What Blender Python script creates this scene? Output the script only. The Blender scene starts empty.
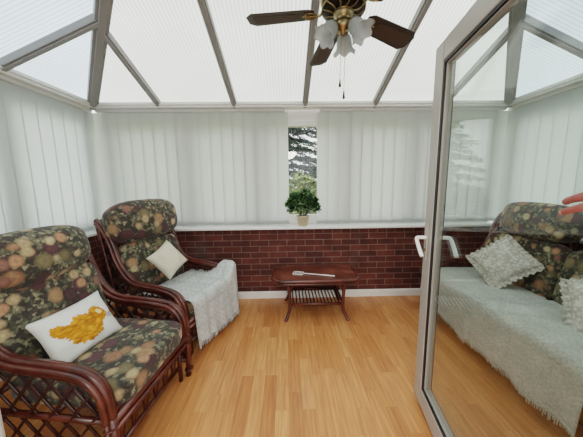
import bpy, bmesh, math, random
from math import sin, cos, pi, radians, sqrt, atan2
from mathutils import Vector, Matrix, Euler, noise
SC = bpy.context.scene
COL = SC.collection
random.seed(7)

# ------------------------------------------------------------------ dimensions (metres)
XL, XR, YB, YF = -2.164, 2.607, 3.0, 0.33      # left, right, back wall faces; house wall face
HE, SL, Q = 2.337, 0.378, 0.88                 # eaves height, back roof slope, hip plan ratio
SILL = 0.925
RX, RD = 0.23, 0.806                           # centre rafter and rafter spacing

# ------------------------------------------------------------------ materials
def srgb(r, g, b):
    f = lambda c: (c/255/12.92) if c <= 10.3 else ((c/255+.055)/1.055)**2.4
    return (f(r), f(g), f(b), 1)

class NT:
    def __init__(self, name):
        self.m = bpy.data.materials.new(name); self.m.use_nodes = True
        self.t = self.m.node_tree; self.t.nodes.clear()
        self.out = self.t.nodes.new('ShaderNodeOutputMaterial')
    def n(self, typ, **kw):
        nd = self.t.nodes.new('ShaderNode'+typ)
        for k, v in kw.items():
            if k.startswith('_'): setattr(nd, k[1:], v)
            else:
                key = int(k[1:]) if k[0] == 'i' and k[1:].isdigit() else k.replace('__', ' ')
                s = nd.inputs[key]
                if isinstance(v, bpy.types.NodeSocket): self.t.links.new(v, s)
                else: s.default_value = v
        return nd
    def math(self, op, a, b=0., c=None, clamp=False):
        nd = self.n('Math', _operation=op, _use_clamp=clamp, i0=a, i1=b)
        if c is not None:
            if isinstance(c, bpy.types.NodeSocket): self.t.links.new(c, nd.inputs[2])
            else: nd.inputs[2].default_value = c
        return nd.outputs[0]
    def mix(self, f, a, b, mode='MIX'):
        nd = self.n('Mix', _data_type='RGBA', _blend_type=mode)
        for i, v in ((0, f), (6, a), (7, b)):
            if isinstance(v, bpy.types.NodeSocket): self.t.links.new(v, nd.inputs[i])
            else: nd.inputs[i].default_value = v
        return nd.outputs[2]
    def ramp(self, f, stops, interp='LINEAR'):
        nd = self.n('ValToRGB', Fac=f); cr = nd.color_ramp; cr.interpolation = interp
        while len(cr.elements) < len(stops): cr.elements.new(.5)
        for e, (p, c) in zip(cr.elements, stops):
            e.position = p; e.color = c if len(c) == 4 else (*c, 1)
        return nd.outputs[0]
    def coord(self, kind='Object'): return self.n('TexCoord').outputs[kind]
    def mapping(self, v, scale=(1, 1, 1), rot=(0, 0, 0), loc=(0, 0, 0)):
        return self.n('Mapping', Vector=v, Scale=scale, Rotation=rot, Location=loc).outputs[0]
    def noise(self, v, scale, detail=3., rough=.5):
        return self.n('TexNoise', Vector=v, Scale=scale, Detail=detail, Roughness=rough).outputs[0]
    def bump(self, h, strength=.3, dist=.01):
        return self.n('Bump', Height=h, Strength=strength, Distance=dist).outputs[0]
    def pbr(self, color, rough=.5, metal=0., normal=None, **kw):
        b = self.n('BsdfPrincipled', Base__Color=color, Roughness=rough, Metallic=metal, **kw)
        if normal is not None: self.t.links.new(normal, b.inputs['Normal'])
        self.t.links.new(b.outputs[0], self.out.inputs[0]); return self.m
    def surf(self, s): self.t.links.new(s, self.out.inputs[0]); return self.m
    def mixsh(self, f, a, b):
        nd = self.n('MixShader', i0=f)
        self.t.links.new(a, nd.inputs[1]); self.t.links.new(b, nd.inputs[2]); return nd.outputs[0]

def plain(name, col, rough=.5, metal=0., var=.08, scale=12., bump=.05, **kw):
    t = NT(name); co = t.coord(); n = t.noise(co, scale)
    dark = tuple(c*(1-var*2) for c in col[:3])+(1,)
    return t.pbr(t.mix(n, dark, col), rough, metal, t.bump(t.noise(co, scale*6), bump, .004), **kw)

M = {}
M['upvc'] = plain('white_upvc', srgb(240, 240, 238), .35, var=.02)
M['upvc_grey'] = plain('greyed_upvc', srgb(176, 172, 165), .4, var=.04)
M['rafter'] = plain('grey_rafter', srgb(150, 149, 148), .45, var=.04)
M['bead_shaded'] = plain('shaded_bead_plastic', srgb(150, 146, 140), .35, var=.03)  # white plastic bead, its shade put into a greyer colour
M['skirt'] = plain('white_gloss_paint', srgb(242, 240, 236), .4, var=.03)
M['black'] = plain('black_rubber', srgb(28, 27, 27), .5)
M['plaster'] = plain('cream_plaster', srgb(222, 216, 203), .8, var=.04)

def brick_mat(name, vec):
    t = NT(name); co = t.coord(); s = t.n('SeparateXYZ', Vector=co)
    cb = t.n('CombineXYZ', X=s.outputs[vec], Y=s.outputs[2])
    v = cb.outputs[0]
    br = t.n('TexBrick', Vector=v, Color1=srgb(104, 56, 47), Color2=srgb(76, 42, 38), Mortar=srgb(128, 102, 92), Scale=1.,
             Mortar__Size=.0055, Mortar__Smooth=.3, Bias=-.1, Brick__Width=.225, Row__Height=.075)
    b2 = t.n('TexBrick', Vector=v, Color1=srgb(98, 54, 47), Color2=srgb(78, 43, 39), Mortar=srgb(122, 96, 86), Scale=1.,
             Mortar__Size=.0055, Mortar__Smooth=.3, Bias=-.1, Brick__Width=.112, Row__Height=.075)
    n = t.noise(co, 7., 5.)
    top = t.math('GREATER_THAN', s.outputs[2], .825)
    bc = t.mix(top, br.outputs[0], b2.outputs[0]); bf = t.mix(top, br.outputs[1], b2.outputs[1])
    c = t.mix(1., bc, t.ramp(n, [(.3, (.62, .6, .62)), (.72, (1.15, 1.1, 1.05))]), 'MULTIPLY')
    gr = t.ramp(t.noise(t.mapping(co, loc=(3.1, 0, 1.2)), 1.7, 2.), [(.62, (0, 0, 0)), (.72, (.45, .45, .45))])
    c = t.mix(gr, c, srgb(92, 78, 74))
    h = t.math('SUBTRACT', 1., bf)
    return t.pbr(c, .85, 0., t.bump(t.math('ADD', h, t.math('MULTIPLY', t.noise(co, 60.), .3)), .5, .006))
M['brick_x'] = brick_mat('red_brick_back', 0)
M['brick_y'] = brick_mat('red_brick_side', 1)

def floor_mat():
    t = NT('oak_laminate'); co = t.coord(); s = t.n('SeparateXYZ', Vector=co)
    v = t.n('CombineXYZ', X=s.outputs[1], Y=s.outputs[0]).outputs[0]
    br = t.n('TexBrick', Vector=v, Color1=(0, 0, 0, 1), Color2=(1, 1, 1, 1), Mortar=(.5, .5, .5, 1), Scale=1., Mortar__Size=.0006,
             Mortar__Smooth=.2, Bias=0., Brick__Width=.47, Row__Height=.088, _offset=.37, _offset_frequency=2, _squash=1.25, _squash_frequency=3)
    rnd = br.outputs[0]
    gv = t.n('CombineXYZ', X=t.math('MULTIPLY', s.outputs[0], 34.), Y=t.math('MULTIPLY', s.outputs[1], 2.2), Z=t.math('MULTIPLY', rnd, 9.)).outputs[0]
    g = t.noise(gv, 1.6, 6., .62)
    wv = t.n('TexWave', Vector=gv, Scale=.35, Distortion=9., Detail=3., Detail__Scale=1.2).outputs[0]
    base = t.ramp(rnd, [(0., srgb(192, 124, 74)), (.35, srgb(214, 146, 92)), (.7, srgb(224, 160, 106)), (1., srgb(204, 132, 80))])
    c = t.mix(1., base, t.ramp(g, [(.3, (.66, .59, .52)), (.64, (.99, .97, .95))]), 'MULTIPLY')
    c = t.mix(.35, c, t.mix(1., c, t.ramp(wv, [(.2, (.84, .8, .74)), (.7, (1.04, 1.03, 1.02))]), 'MULTIPLY'))
    c = t.mix(t.math('MULTIPLY', br.outputs[1], .55), c, srgb(120, 74, 38))
    return t.pbr(c, t.math('MULTIPLY_ADD', g, .15, .24), 0., t.bump(g, .06, .002))
M['floor'] = floor_mat()

def translucent(name, col, tr, stripes=None, rough_gloss=0.0, clear=0.0):
    t = NT(name); c = col; tc = col
    if stripes:
        co = t.coord(); s = t.n('SeparateXYZ', Vector=co)
        w = t.math('FRACT', t.math('MULTIPLY', s.outputs[stripes], 1/.026))
        c = t.ramp(w, [(0., tuple(x*.72 for x in col[:3])), (.10, tuple(x*.80 for x in col[:3])), (.2, col), (.88, col), (1., tuple(x*.72 for x in col[:3]))])
        bl = t.ramp(t.noise(co, 1.1, 4.), [(.35, (.9, .89, .85)), (.65, (1., 1., 1.))])
        c = t.mix(1., c, bl, 'MULTIPLY')
    else:
        co = t.coord()
        c = t.mix(1., col, t.ramp(t.noise(co, 1.7, 3.), [(.3, (.93, .93, .93)), (.7, (1., 1., 1.))]), 'MULTIPLY')
    a = t.n('BsdfTranslucent', Color=c).outputs[0]; d = t.n('BsdfDiffuse', Color=c).outputs[0]
    sh = t.mixsh(tr, d, a)
    if clear: sh = t.mixsh(clear, sh, t.n('BsdfTransparent', Color=col).outputs[0])
    return t.surf(sh)
def roof_mat(name, col, axis):
    t = NT(name); co = t.coord(); s = t.n('SeparateXYZ', Vector=co)
    w = t.math('FRACT', t.math('MULTIPLY', s.outputs[axis], 1/.03))
    k = t.ramp(w, [(0., (.70,)*3), (.14, (.80,)*3), (.3, (1.,)*3), (.86, (1.,)*3), (1., (.70,)*3)])
    bl = t.ramp(t.noise(co, 1.3, 4.), [(.35, (.90, .89, .86)), (.65, (1., 1., 1.))])
    c = t.mix(1., t.mix(1., col, k, 'MULTIPLY'), bl, 'MULTIPLY')
    a = t.n('BsdfTranslucent', Color=c).outputs[0]; d = t.n('BsdfDiffuse', Color=c).outputs[0]
    return t.surf(t.mixsh(.86, d, a))
M['roof_back'] = roof_mat('ribbed_polycarbonate_cream', (.755, .77, .715, 1), 0)
M['roof_side'] = roof_mat('ribbed_polycarbonate_clear', (.68, .77, .83, 1), 1)
M['blind'] = translucent('blind_fabric', (.71, .72, .705, 1), .64)
M['blind_side'] = translucent('blind_fabric_side', (.70, .73, .715, 1), .58)
M['headrail'] = plain('white_headrail', srgb(214, 214, 210), .4, var=.02)

def glass(name, tint, f0):
    t = NT(name); g = t.n('NewGeometry')
    dt = t.n('VectorMath', _operation='DOT_PRODUCT', i0=g.outputs['Normal'], i1=g.outputs['Incoming']).outputs['Value']
    k = t.math('POWER', t.math('SUBTRACT', 1., t.math('ABSOLUTE', dt)), 5.)
    fac = t.math('MULTIPLY_ADD', k, 1-f0, f0, clamp=True)
    return t.surf(t.mixsh(fac, t.n('BsdfTransparent', Color=tint).outputs[0], t.n('BsdfGlossy', Color=(1, 1, 1, 1), Roughness=0.).outputs[0]))
M['glass'] = glass('window_glass', (.95, .97, .96, 1), .05)
M['door_glass'] = glass('door_glass', (.875, .915, .895, 1), .034)

def floral():
    t = NT('floral_fabric'); co = t.coord()
    oi = t.n('ObjectInfo').outputs['Random']
    off = t.n('CombineXYZ', X=t.math('MULTIPLY', oi, 7.), Y=t.math('MULTIPLY', oi, 3.), Z=t.math('MULTIPLY', oi, 5.)).outputs[0]
    v = t.n('VectorMath', _operation='ADD', i0=co, i1=off).outputs[0]
    nz = t.n('TexNoise', Vector=v, Scale=22., Detail=3.).outputs['Color']
    vd = t.n('VectorMath', _operation='MULTIPLY_ADD', i0=nz, i1=(.022, .022, .022), i2=v).outputs[0]
    ve = t.n('VectorMath', _operation='MULTIPLY_ADD', i0=t.n('TexNoise', Vector=v, Scale=34., Detail=4.).outputs['Color'], i1=(.05, .05, .05), i2=v).outputs[0]
    # small dark leaves
    leaf = t.n('TexVoronoi', Vector=ve, Scale=44.)
    lr = t.n('SeparateColor', Color=leaf.outputs['Color']).outputs[0]
    base = t.ramp(lr, [(0., srgb(58, 55, 48)), (.3, srgb(86, 86, 68)), (.5, srgb(122, 119, 94)), (.66, srgb(74, 62, 60)), (.8, srgb(148, 140, 112)), (1., srgb(96, 90, 74))], 'CONSTANT')
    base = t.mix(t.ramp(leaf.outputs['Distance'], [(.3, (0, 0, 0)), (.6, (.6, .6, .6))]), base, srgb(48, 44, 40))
    def layer(scale, lo, hi, thr, seed, stops, base):
        vv = t.mapping(vd, loc=(seed, seed*.7, seed*1.3))
        vo = t.n('TexVoronoi', Vector=vv, Scale=scale, Randomness=.85)
        sp = t.n('SeparateColor', Color=vo.outputs['Color'])
        mk = t.ramp(vo.outputs['Distance'], [(lo, (1, 1, 1)), (hi, (0, 0, 0))])
        on = t.math('GREATER_THAN', sp.outputs[0], thr)
        mk = t.math('MULTIPLY', mk, on)
        col = t.ramp(sp.outputs[1], stops, 'CONSTANT')
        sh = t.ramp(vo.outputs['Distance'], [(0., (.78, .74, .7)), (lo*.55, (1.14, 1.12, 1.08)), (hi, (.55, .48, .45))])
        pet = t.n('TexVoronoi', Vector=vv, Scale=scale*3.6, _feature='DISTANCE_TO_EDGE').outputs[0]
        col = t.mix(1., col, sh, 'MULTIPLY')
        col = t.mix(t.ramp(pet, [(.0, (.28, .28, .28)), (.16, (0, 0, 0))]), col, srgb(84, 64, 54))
        return t.mix(mk, base, col)
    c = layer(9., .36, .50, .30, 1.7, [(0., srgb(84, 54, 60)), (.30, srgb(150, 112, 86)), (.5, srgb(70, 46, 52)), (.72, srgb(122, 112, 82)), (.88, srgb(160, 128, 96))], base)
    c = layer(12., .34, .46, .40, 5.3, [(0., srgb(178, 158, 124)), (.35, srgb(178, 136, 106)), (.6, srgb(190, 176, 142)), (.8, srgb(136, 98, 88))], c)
    w = t.noise(v, 320., 1.)
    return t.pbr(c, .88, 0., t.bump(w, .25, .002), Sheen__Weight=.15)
M['floral'] = floral()

def cane():
    t = NT('dark_cane'); co = t.coord(); n = t.noise(co, 9., 4.)
    c = t.ramp(n, [(.25, srgb(44, 18, 15)), (.5, srgb(82, 36, 27)), (.75, srgb(112, 54, 38))])
    return t.pbr(c, .28, 0., t.bump(t.noise(co, 40.), .12, .004), Coat__Weight=.3, Coat__Roughness=.2)
M['cane'] = cane()
M['cane_dark'] = plain('darker_cane', srgb(62, 29, 23), .35, var=.2, scale=9.)
def leather():
    t = NT('table_leather'); co = t.coord(); n = t.noise(co, 6., 5.)
    c = t.ramp(n, [(.3, srgb(78, 42, 34)), (.55, srgb(106, 60, 48)), (.75, srgb(134, 84, 68))])
    return t.pbr(c, .3, 0., t.bump(t.noise(co, 70., 4.), .2, .003))
M['leather'] = leather()

def throw_mat(name, base, grey, cell, gw):
    t = NT(name); co = t.coord('UV'); s = t.n('SeparateXYZ', Vector=co)
    u, v = s.outputs[0], s.outputs[1]
    fu = t.math('FRACT', t.math('MULTIPLY', u, 1/cell)); fv = t.math('FRACT', t.math('MULTIPLY', v, 1/cell))
    band = lambda f: t.ramp(f, [(0., (1, 1, 1)), (.08, (1, 1, 1)), (.14, (0, 0, 0)), (.9, (0, 0, 0)), (1., (1, 1, 1))])
    g = t.math('MAXIMUM', band(fu), band(fv))
    n = t.noise(t.mapping(co, scale=(1, 1, 1)), 38., 4.)
    ck = t.n('TexChecker', Vector=co, Scale=1/(cell*.18)).outputs[1]
    k = t.math('ADD', t.math('MULTIPLY', g, gw), t.math('MULTIPLY', t.math('MULTIPLY', ck, n), .35), clamp=True)
    c = t.mix(1., t.mix(k, base, grey), t.ramp(t.noise(co, 9., 6., .7), [(.3, (.74, .76, .77)), (.65, (1.04, 1.04, 1.04))]), 'MULTIPLY')
    c = t.mix(1., c, t.ramp(t.noise(co, 55., 3., .7), [(.36, (.80, .80, .79)), (.56, (1.06, 1.06, 1.05))]), 'MULTIPLY')
    wv = t.math('ADD', t.math('MULTIPLY', t.math('SINE', t.math('MULTIPLY', u, 900.)), t.math('SINE', t.math('MULTIPLY', v, 900.))), t.math('MULTIPLY', n, 1.6))
    return t.pbr(c, .92, 0., t.bump(wv, .2, .002), Sheen__Weight=.2)
M['throw_grey'] = throw_mat('grey_white_crochet', srgb(206, 208, 206), srgb(150, 156, 157), .16, .26)
M['throw_white'] = throw_mat('white_crochet', srgb(208, 208, 200), srgb(172, 171, 163), .11, .10)
M['cream_cloth'] = plain('cream_cotton', srgb(224, 216, 196), .9, var=.04, scale=30., bump=.2)
def lace():
    t = NT('lace'); co = t.coord()
    vo = t.n('TexVoronoi', Vector=co, Scale=46.).outputs[0]; n = t.noise(co, 14., 4.)
    c = t.mix(t.ramp(t.math('MULTIPLY', vo, n), [(.12, (0, 0, 0)), (.34, (1, 1, 1))]), srgb(232, 227, 217), srgb(192, 184, 173))
    return t.pbr(c, .9, 0., t.bump(vo, .5, .004))
M['lace'] = lace()
M['white_cotton'] = plain('white_cotton', srgb(226, 224, 220), .9, var=.03, scale=20., bump=.15)
def orange():
    t = NT('orange_print'); co = t.coord(); n = t.noise(t.mapping(co, scale=(1, 2.2, 1)), 26., 4.)
    return t.pbr(t.ramp(n, [(.3, srgb(150, 88, 16)), (.5, srgb(206, 132, 26)), (.7, srgb(228, 166, 60))]), .9, 0., t.bump(n, .3, .003))
M['orange'] = orange()
M['cream_print'] = plain('cream_print', srgb(236, 206, 150), .9)
M['grey_print'] = plain('grey_print', srgb(150, 148, 150), .9)

def blade_mat():
    t = NT('fan_blade_wood'); co = t.coord(); n = t.noise(t.mapping(co, scale=(3, 40, 40)), 1.5, 5.)
    return t.pbr(t.ramp(n, [(.3, srgb(42, 31, 23)), (.6, srgb(64, 49, 37)), (.8, srgb(82, 64, 49))]), .4)
M['blade'] = blade_mat()
def caning():
    t = NT('woven_cane_inset'); co = t.coord(); ck = t.n('TexChecker', Vector=co, Scale=160.).outputs[1]
    return t.pbr(t.mix(ck, srgb(54, 38, 28), srgb(84, 62, 45)), .6)
M['caning'] = caning()
M['brass'] = plain('antique_brass', srgb(168, 150, 112), .28, 1., var=.15, scale=30.)
M['dark_brass'] = plain('blackened_brass', srgb(48, 40, 34), .35, .6)
def frosted():
    t = NT('frosted_glass'); co = t.coord(); n = t.noise(co, 30., 3.)
    c = t.mix(n, (.50, .52, .51, 1), (.72, .74, .73, 1))
    sh = t.mixsh(.5, t.n('BsdfTranslucent', Color=c).outputs[0], t.n('BsdfPrincipled', Base__Color=c, Roughness=.25).outputs[0])
    sh = t.mixsh(.25, sh, t.n('BsdfTransparent', Color=(.9, .9, .9, 1)).outputs[0])
    return t.surf(sh)
M['frosted'] = frosted()
M['pot'] = plain('cream_pot', srgb(208, 198, 168), .5, var=.05)
M['soil'] = plain('soil', srgb(52, 40, 32), .95)
def leafm(name, stops, sc=30.):
    t = NT(name); co = t.coord(); r = t.n('NewGeometry').outputs['Random Per Island']
    c = t.ramp(r, stops)
    d = t.n('BsdfPrincipled', Base__Color=c, Roughness=.45).outputs[0]
    return t.surf(t.mixsh(.25, d, t.n('BsdfTranslucent', Color=c).outputs[0]))
M['leaf'] = leafm('pot_plant_leaf', [(0., srgb(22, 50, 28)), (.4, srgb(46, 84, 42)), (.75, srgb(78, 116, 64)), (1., srgb(150, 168, 126))])
M['conifer'] = leafm('conifer_needles', [(0., srgb(34, 48, 46)), (.6, srgb(62, 80, 74)), (1., srgb(96, 112, 100))])
M['shrub'] = leafm('garden_shrub_leaf', [(0., srgb(70, 92, 44)), (.6, srgb(126, 142, 76)), (1., srgb(176, 178, 116))])
M['shrub_b'] = leafm('olive_shrub_leaf', [(0., srgb(60, 72, 52)), (.6, srgb(104, 112, 78)), (1., srgb(150, 148, 112))])
M['bark'] = plain('bark', srgb(84, 68, 58), .9, var=.2)
def lawn():
    t = NT('lawn'); co = t.coord(); n = t.noise(co, 3., 6.)
    return t.pbr(t.ramp(n, [(.3, srgb(104, 116, 62)), (.6, srgb(150, 156, 92)), (.8, srgb(176, 170, 120))]), .95)
M['lawn'] = lawn()
M['stone'] = plain('pale_render', srgb(206, 202, 208), .9)
def skin():
    t = NT('skin'); co = t.coord(); n = t.noise(co, 60., 3.)
    return t.pbr(t.ramp(n, [(.3, srgb(150, 84, 78)), (.7, srgb(178, 108, 100))]), .5, 0., t.bump(t.noise(co, 300.), .1, .001),
                 Subsurface__Weight=.15, Subsurface__Radius=(.01, .004, .002))
M['skin'] = skin()
M['nail'] = plain('nail', srgb(226, 168, 156), .3)
M['sleeve'] = plain('grey_sleeve', srgb(96, 98, 106), .9, var=.1, scale=40.)
M['swatter'] = plain('white_plastic', srgb(232, 226, 218), .45, var=.02)

# ------------------------------------------------------------------ mesh helpers
class MB:
    def __init__(s): s.v = []; s.f = []; s.mi = []; s.uv = None
    def add(s, vs, fs, mi=0):
        b = len(s.v); s.v += [tuple(p) for p in vs]
        s.f += [tuple(i+b for i in f) for f in fs]; s.mi += [mi]*len(fs); return s
    def box(s, x0, x1, y0, y1, z0, z1, mi=0):
        return s.add([(x, y, z) for x in (x0, x1) for y in (y0, y1) for z in (z0, z1)],
                     [(0, 1, 3, 2), (4, 6, 7, 5), (0, 4, 5, 1), (2, 3, 7, 6), (0, 2, 6, 4), (1, 5, 7, 3)], mi)
    def bar(s, a, b, w, h, up=(0, 0, 1), mi=0):
        a, b = Vector(a), Vector(b); d = (b-a).normalized(); x = d.cross(Vector(up)).normalized(); y = x.cross(d)
        vs = [p+x*i*w/2+y*j*h/2 for p in (a, b) for i, j in ((-1, -1), (1, -1), (1, 1), (-1, 1))]
        return s.add(vs, [(0, 3, 2, 1), (4, 5, 6, 7), (0, 1, 5, 4), (1, 2, 6, 5), (2, 3, 7, 6), (3, 0, 4, 7)], mi)
    def tube(s, pts, r, seg=8, closed=False, mi=0, caps=True):
        P = [Vector(p) for p in pts]; n = len(P)
        R = r if isinstance(r, (list, tuple)) else [r]*n
        T = []
        for i in range(n):
            a = P[(i-1) % n] if closed or i > 0 else P[i]; b = P[(i+1) % n] if closed or i < n-1 else P[i]
            T.append((b-a).normalized())
        u = T[0].orthogonal().normalized(); vs = []
        for i in range(n):
            u = (u-T[i]*u.dot(T[i])); u = u.normalized() if u.length > 1e-6 else T[i].orthogonal().normalized()
            w = T[i].cross(u)
            vs += [P[i]+(u*cos(2*pi*k/seg)+w*sin(2*pi*k/seg))*R[i] for k in range(seg)]
        fs = []
        for i in range(n if closed else n-1):
            j = (i+1) % n
            fs += [(i*seg+k, i*seg+(k+1) % seg, j*seg+(k+1) % seg, j*seg+k) for k in range(seg)]
        if not closed and caps:
            fs.append(tuple(range(seg))[::-1]); fs.append(tuple(range((n-1)*seg, n*seg)))
        return s.add(vs, fs, mi)
    def lathe(s, prof, c=(0, 0, 0), seg=24, mi=0, mat=None, wob=None):
        vs = []; n = len(prof)
        for (r, z) in prof:
            for k in range(seg):
                a = 2*pi*k/seg; rr, zz = r, z
                if wob: rr, zz = wob(r, z, a)
                p = Vector((rr*cos(a), rr*sin(a), zz))
                if mat: p = mat @ p
                vs.append(p+Vector(c))
        fs = [(i*seg+k, i*seg+(k+1) % seg, (i+1)*seg+(k+1) % seg, (i+1)*seg+k) for i in range(n-1) for k in range(seg)]
        return s.add(vs, fs, mi)
    def prism(s, poly, h0, h1, M_=None, mi=0):
        n = len(poly); vs = [(x, y, h0) for x, y in poly]+[(x, y, h1) for x, y in poly]
        if M_: vs = [M_ @ Vector(v) for v in vs]
        fs = [tuple(range(n))[::-1], tuple(range(n, 2*n))]+[(i, (i+1) % n, n+(i+1) % n, n+i) for i in range(n)]
        return s.add(vs, fs, mi)
    def grid(s, nu, nv, fn, mi=0, uvfn=None):
        vs = [fn(i/nu, j/nv) for i in range(nu+1) for j in range(nv+1)]
        fs = [(i*(nv+1)+j, (i+1)*(nv+1)+j, (i+1)*(nv+1)+j+1, i*(nv+1)+j+1) for i in range(nu) for j in range(nv)]
        s.add(vs, fs, mi)
        if uvfn: s.uv = [uvfn(i/nu, j/nv) for i in range(nu+1) for j in range(nv+1)]
        return s
    def build(s, name, mats, parent=None, smooth=False, bevel=0., solid=0., loc=None, rot=None, recalc=True):
        me = bpy.data.meshes.new(name); me.from_pydata(s.v, [], s.f)
        if not isinstance(mats, (list, tuple)): mats = [mats]
        for m in mats: me.materials.append(m)
        for p, i in zip(me.polygons, s.mi): p.material_index = i; p.use_smooth = smooth
        if s.uv:
            ul = me.uv_layers.new(name='UVMap')
            for l in me.loops: ul.data[l.index].uv = s.uv[l.vertex_index]
        if recalc:
            bm = bmesh.new(); bm.from_mesh(me); bmesh.ops.recalc_face_normals(bm, faces=bm.faces); bm.to_mesh(me); bm.free()
        me.update()
        o = bpy.data.objects.new(name, me); COL.objects.link(o)
        if parent: o.parent = parent
        if bevel:
            b = o.modifiers.new('bevel', 'BEVEL'); b.width = bevel; b.segments = 2; b.limit_method = 'ANGLE'
        if solid:
            b = o.modifiers.new('solid', 'SOLIDIFY'); b.thickness = solid; b.offset = 0
        if loc: o.location = loc
        if rot: o.rotation_euler = rot
        return o

def spline(pts, n=6, closed=False):
    P = [Vector(p) for p in pts]; out = []; N = len(P)
    for i in range(N if closed else N-1):
        if closed: a, b, c, d = P[(i-1) % N], P[i], P[(i+1) % N], P[(i+2) % N]
        else: a, b, c, d = P[max(i-1, 0)], P[i], P[i+1], P[min(i+2, N-1)]
        for k in range(n):
            t = k/n
            out.append(.5*((2*b)+(c-a)*t+(2*a-5*b+4*c-d)*t*t+(3*b-a-3*c+d)*t**3))
    if not closed: out.append(P[-1])
    return out

def tag(o, label=None, cat=None, group=None, kind=None):
    if label: o['label'] = label
    if cat: o['category'] = cat
    if group: o['group'] = group
    if kind: o['kind'] = kind
    return o
def thing(name, label, cat, loc=(0, 0, 0), rz=0, group=None, rot=None):
    o = bpy.data.objects.new(name, None); COL.objects.link(o); o.empty_display_size = .1
    o.location = loc; o.rotation_euler = rot if rot else (0, 0, rz)
    return tag(o, label, cat, group)
def struct(o, label=None):
    o['kind'] = 'structure'
    if label: o['label'] = label
    return o
def dup(src, parent=None):
    c = src.copy(); COL.objects.link(c)
    if parent: c.parent = parent
    for ch in [x for x in bpy.data.objects if x.parent == src]: dup(ch, c)
    return c

# ------------------------------------------------------------------ setting: floor, walls, sills, skirting
struct(MB().box(XL-.02, XR+.02, -1.6, YB+.02, -.06, 0).build('floor', M['floor']))
struct(MB().box(XL-.25, XR+.25, YB, YB+.25, -.06, SILL-.035).build('wall_back', M['brick_x']))
struct(MB().box(XL-.25, XL, YF, YB, -.06, SILL-.035).build('wall_left', M['brick_y']))
struct(MB().box(XR, XR+.25, YF, YB, -.06, SILL-.035).build('wall_right', M['brick_y']))
OX0, OX1, OZ = -1.155, .72, 2.26                  # doorway in the house wall
wf = MB()
wf.box(XL-.25, OX0, YF-.28, YF, 0, 3.3); wf.box(OX1, XR+.25, YF-.28, YF, 0, 3.3); wf.box(OX0, OX1, YF-.28, YF, OZ, 3.3)
struct(wf.build('wall_front', M['plaster']))
b = MB(); b.box(XL, XR, YB-.02, YB-.0005, 0, .078); b.box(XL, XR, YB-.014, YB-.0005, .078, .092)
struct(b.build('baseboard_back', M['skirt'], bevel=.003))
struct(MB().box(XL+.0005, XL+.02, YF, YB-.02, 0, .09).build('baseboard_left', M['skirt'], bevel=.003))
struct(MB().box(XR-.02, XR-.0005, YF, YB-.02, 0, .09).build('baseboard_right', M['skirt'], bevel=.003))
b = MB(); b.box(XL+.05, XR-.05, YB-.068, YB+.22, SILL-.034, SILL)
struct(b.build('trim_1', M['upvc'], bevel=.008), 'white window sill on the brick back wall')
struct(MB().box(XL-.22, XL+.05, YF, YB+.22, SILL-.034, SILL).build('trim_2', M['upvc'], bevel=.008), 'white window sill on the left wall')
struct(MB().box(XR-.05, XR+.22, YF, YB+.22, SILL-.034, SILL).build('trim_3', M['upvc'], bevel=.008), 'white window sill on the right wall')

# windows: frame with head, sill rail and mullions; each pane a part
def window(name, p0, p1, inward, mull):
    """row of windows between plan points p0,p1; inward = unit vector into the room"""
    p0, p1 = Vector((*p0, 0)), Vector((*p1, 0)); d = (p1-p0); L = d.length; d.normalize(); n = Vector((*inward, 0))
    f = MB()
    def bx(s0, s1, n0, n1, z0, z1):
        vs = [p0+d*s+n*k+Vector((0, 0, z)) for s in (s0, s1) for k in (n0, n1) for z in (z0, z1)]
        f.add(vs, [(0, 1, 3, 2), (4, 6, 7, 5), (0, 4, 5, 1), (2, 3, 7, 6), (0, 2, 6, 4), (1, 5, 7, 3)])
    bx(0, L, -.07, 0, SILL, SILL+.06); bx(0, L, -.07, 0, HE-.13, HE+.02)
    bx(0, L, -.055, .012, HE-.215, HE-.145); bx(0, L, -.055, .012, SILL+.06, SILL+.115)
    bx(0, L, -.065, .004, HE-.155, HE-.12)
    for m in mull: bx(m-.035, m+.035, -.07, 0, SILL, HE); bx(m-.085, m+.085, -.055, .010, SILL+.06, HE-.15)
    fo = struct(f.build(name, M['upvc'], bevel=.004))
    ed = sorted(mull)
    for a, c in zip(ed[:-1], ed[1:]):
        q = MB(); vs = [p0+d*s+n*-.03+Vector((0, 0, z)) for s, z in ((a, SILL+.06), (c, SILL+.06), (c, HE-.15), (a, HE-.15))]
        q.add(vs, [(0, 1, 2, 3)]); q.build('pane', M['glass'], fo)
    return fo
yb = YB+.15
bx_m = [-2.10, -1.20, -.36, .76, 1.60, 2.54]
window('window_1', (XL-.02, yb), (XR+.02, yb), (0, -1), [m-(XL-.02) for m in bx_m])
window('window_2', (XL-.12, YF), (XL-.12, yb), (1, 0), [.06, .9, 1.75, 2.62])
window('window_3', (XR+.12, YF), (XR+.12, yb), (-1, 0), [.06, .9, 1.75, 2.62])

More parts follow.
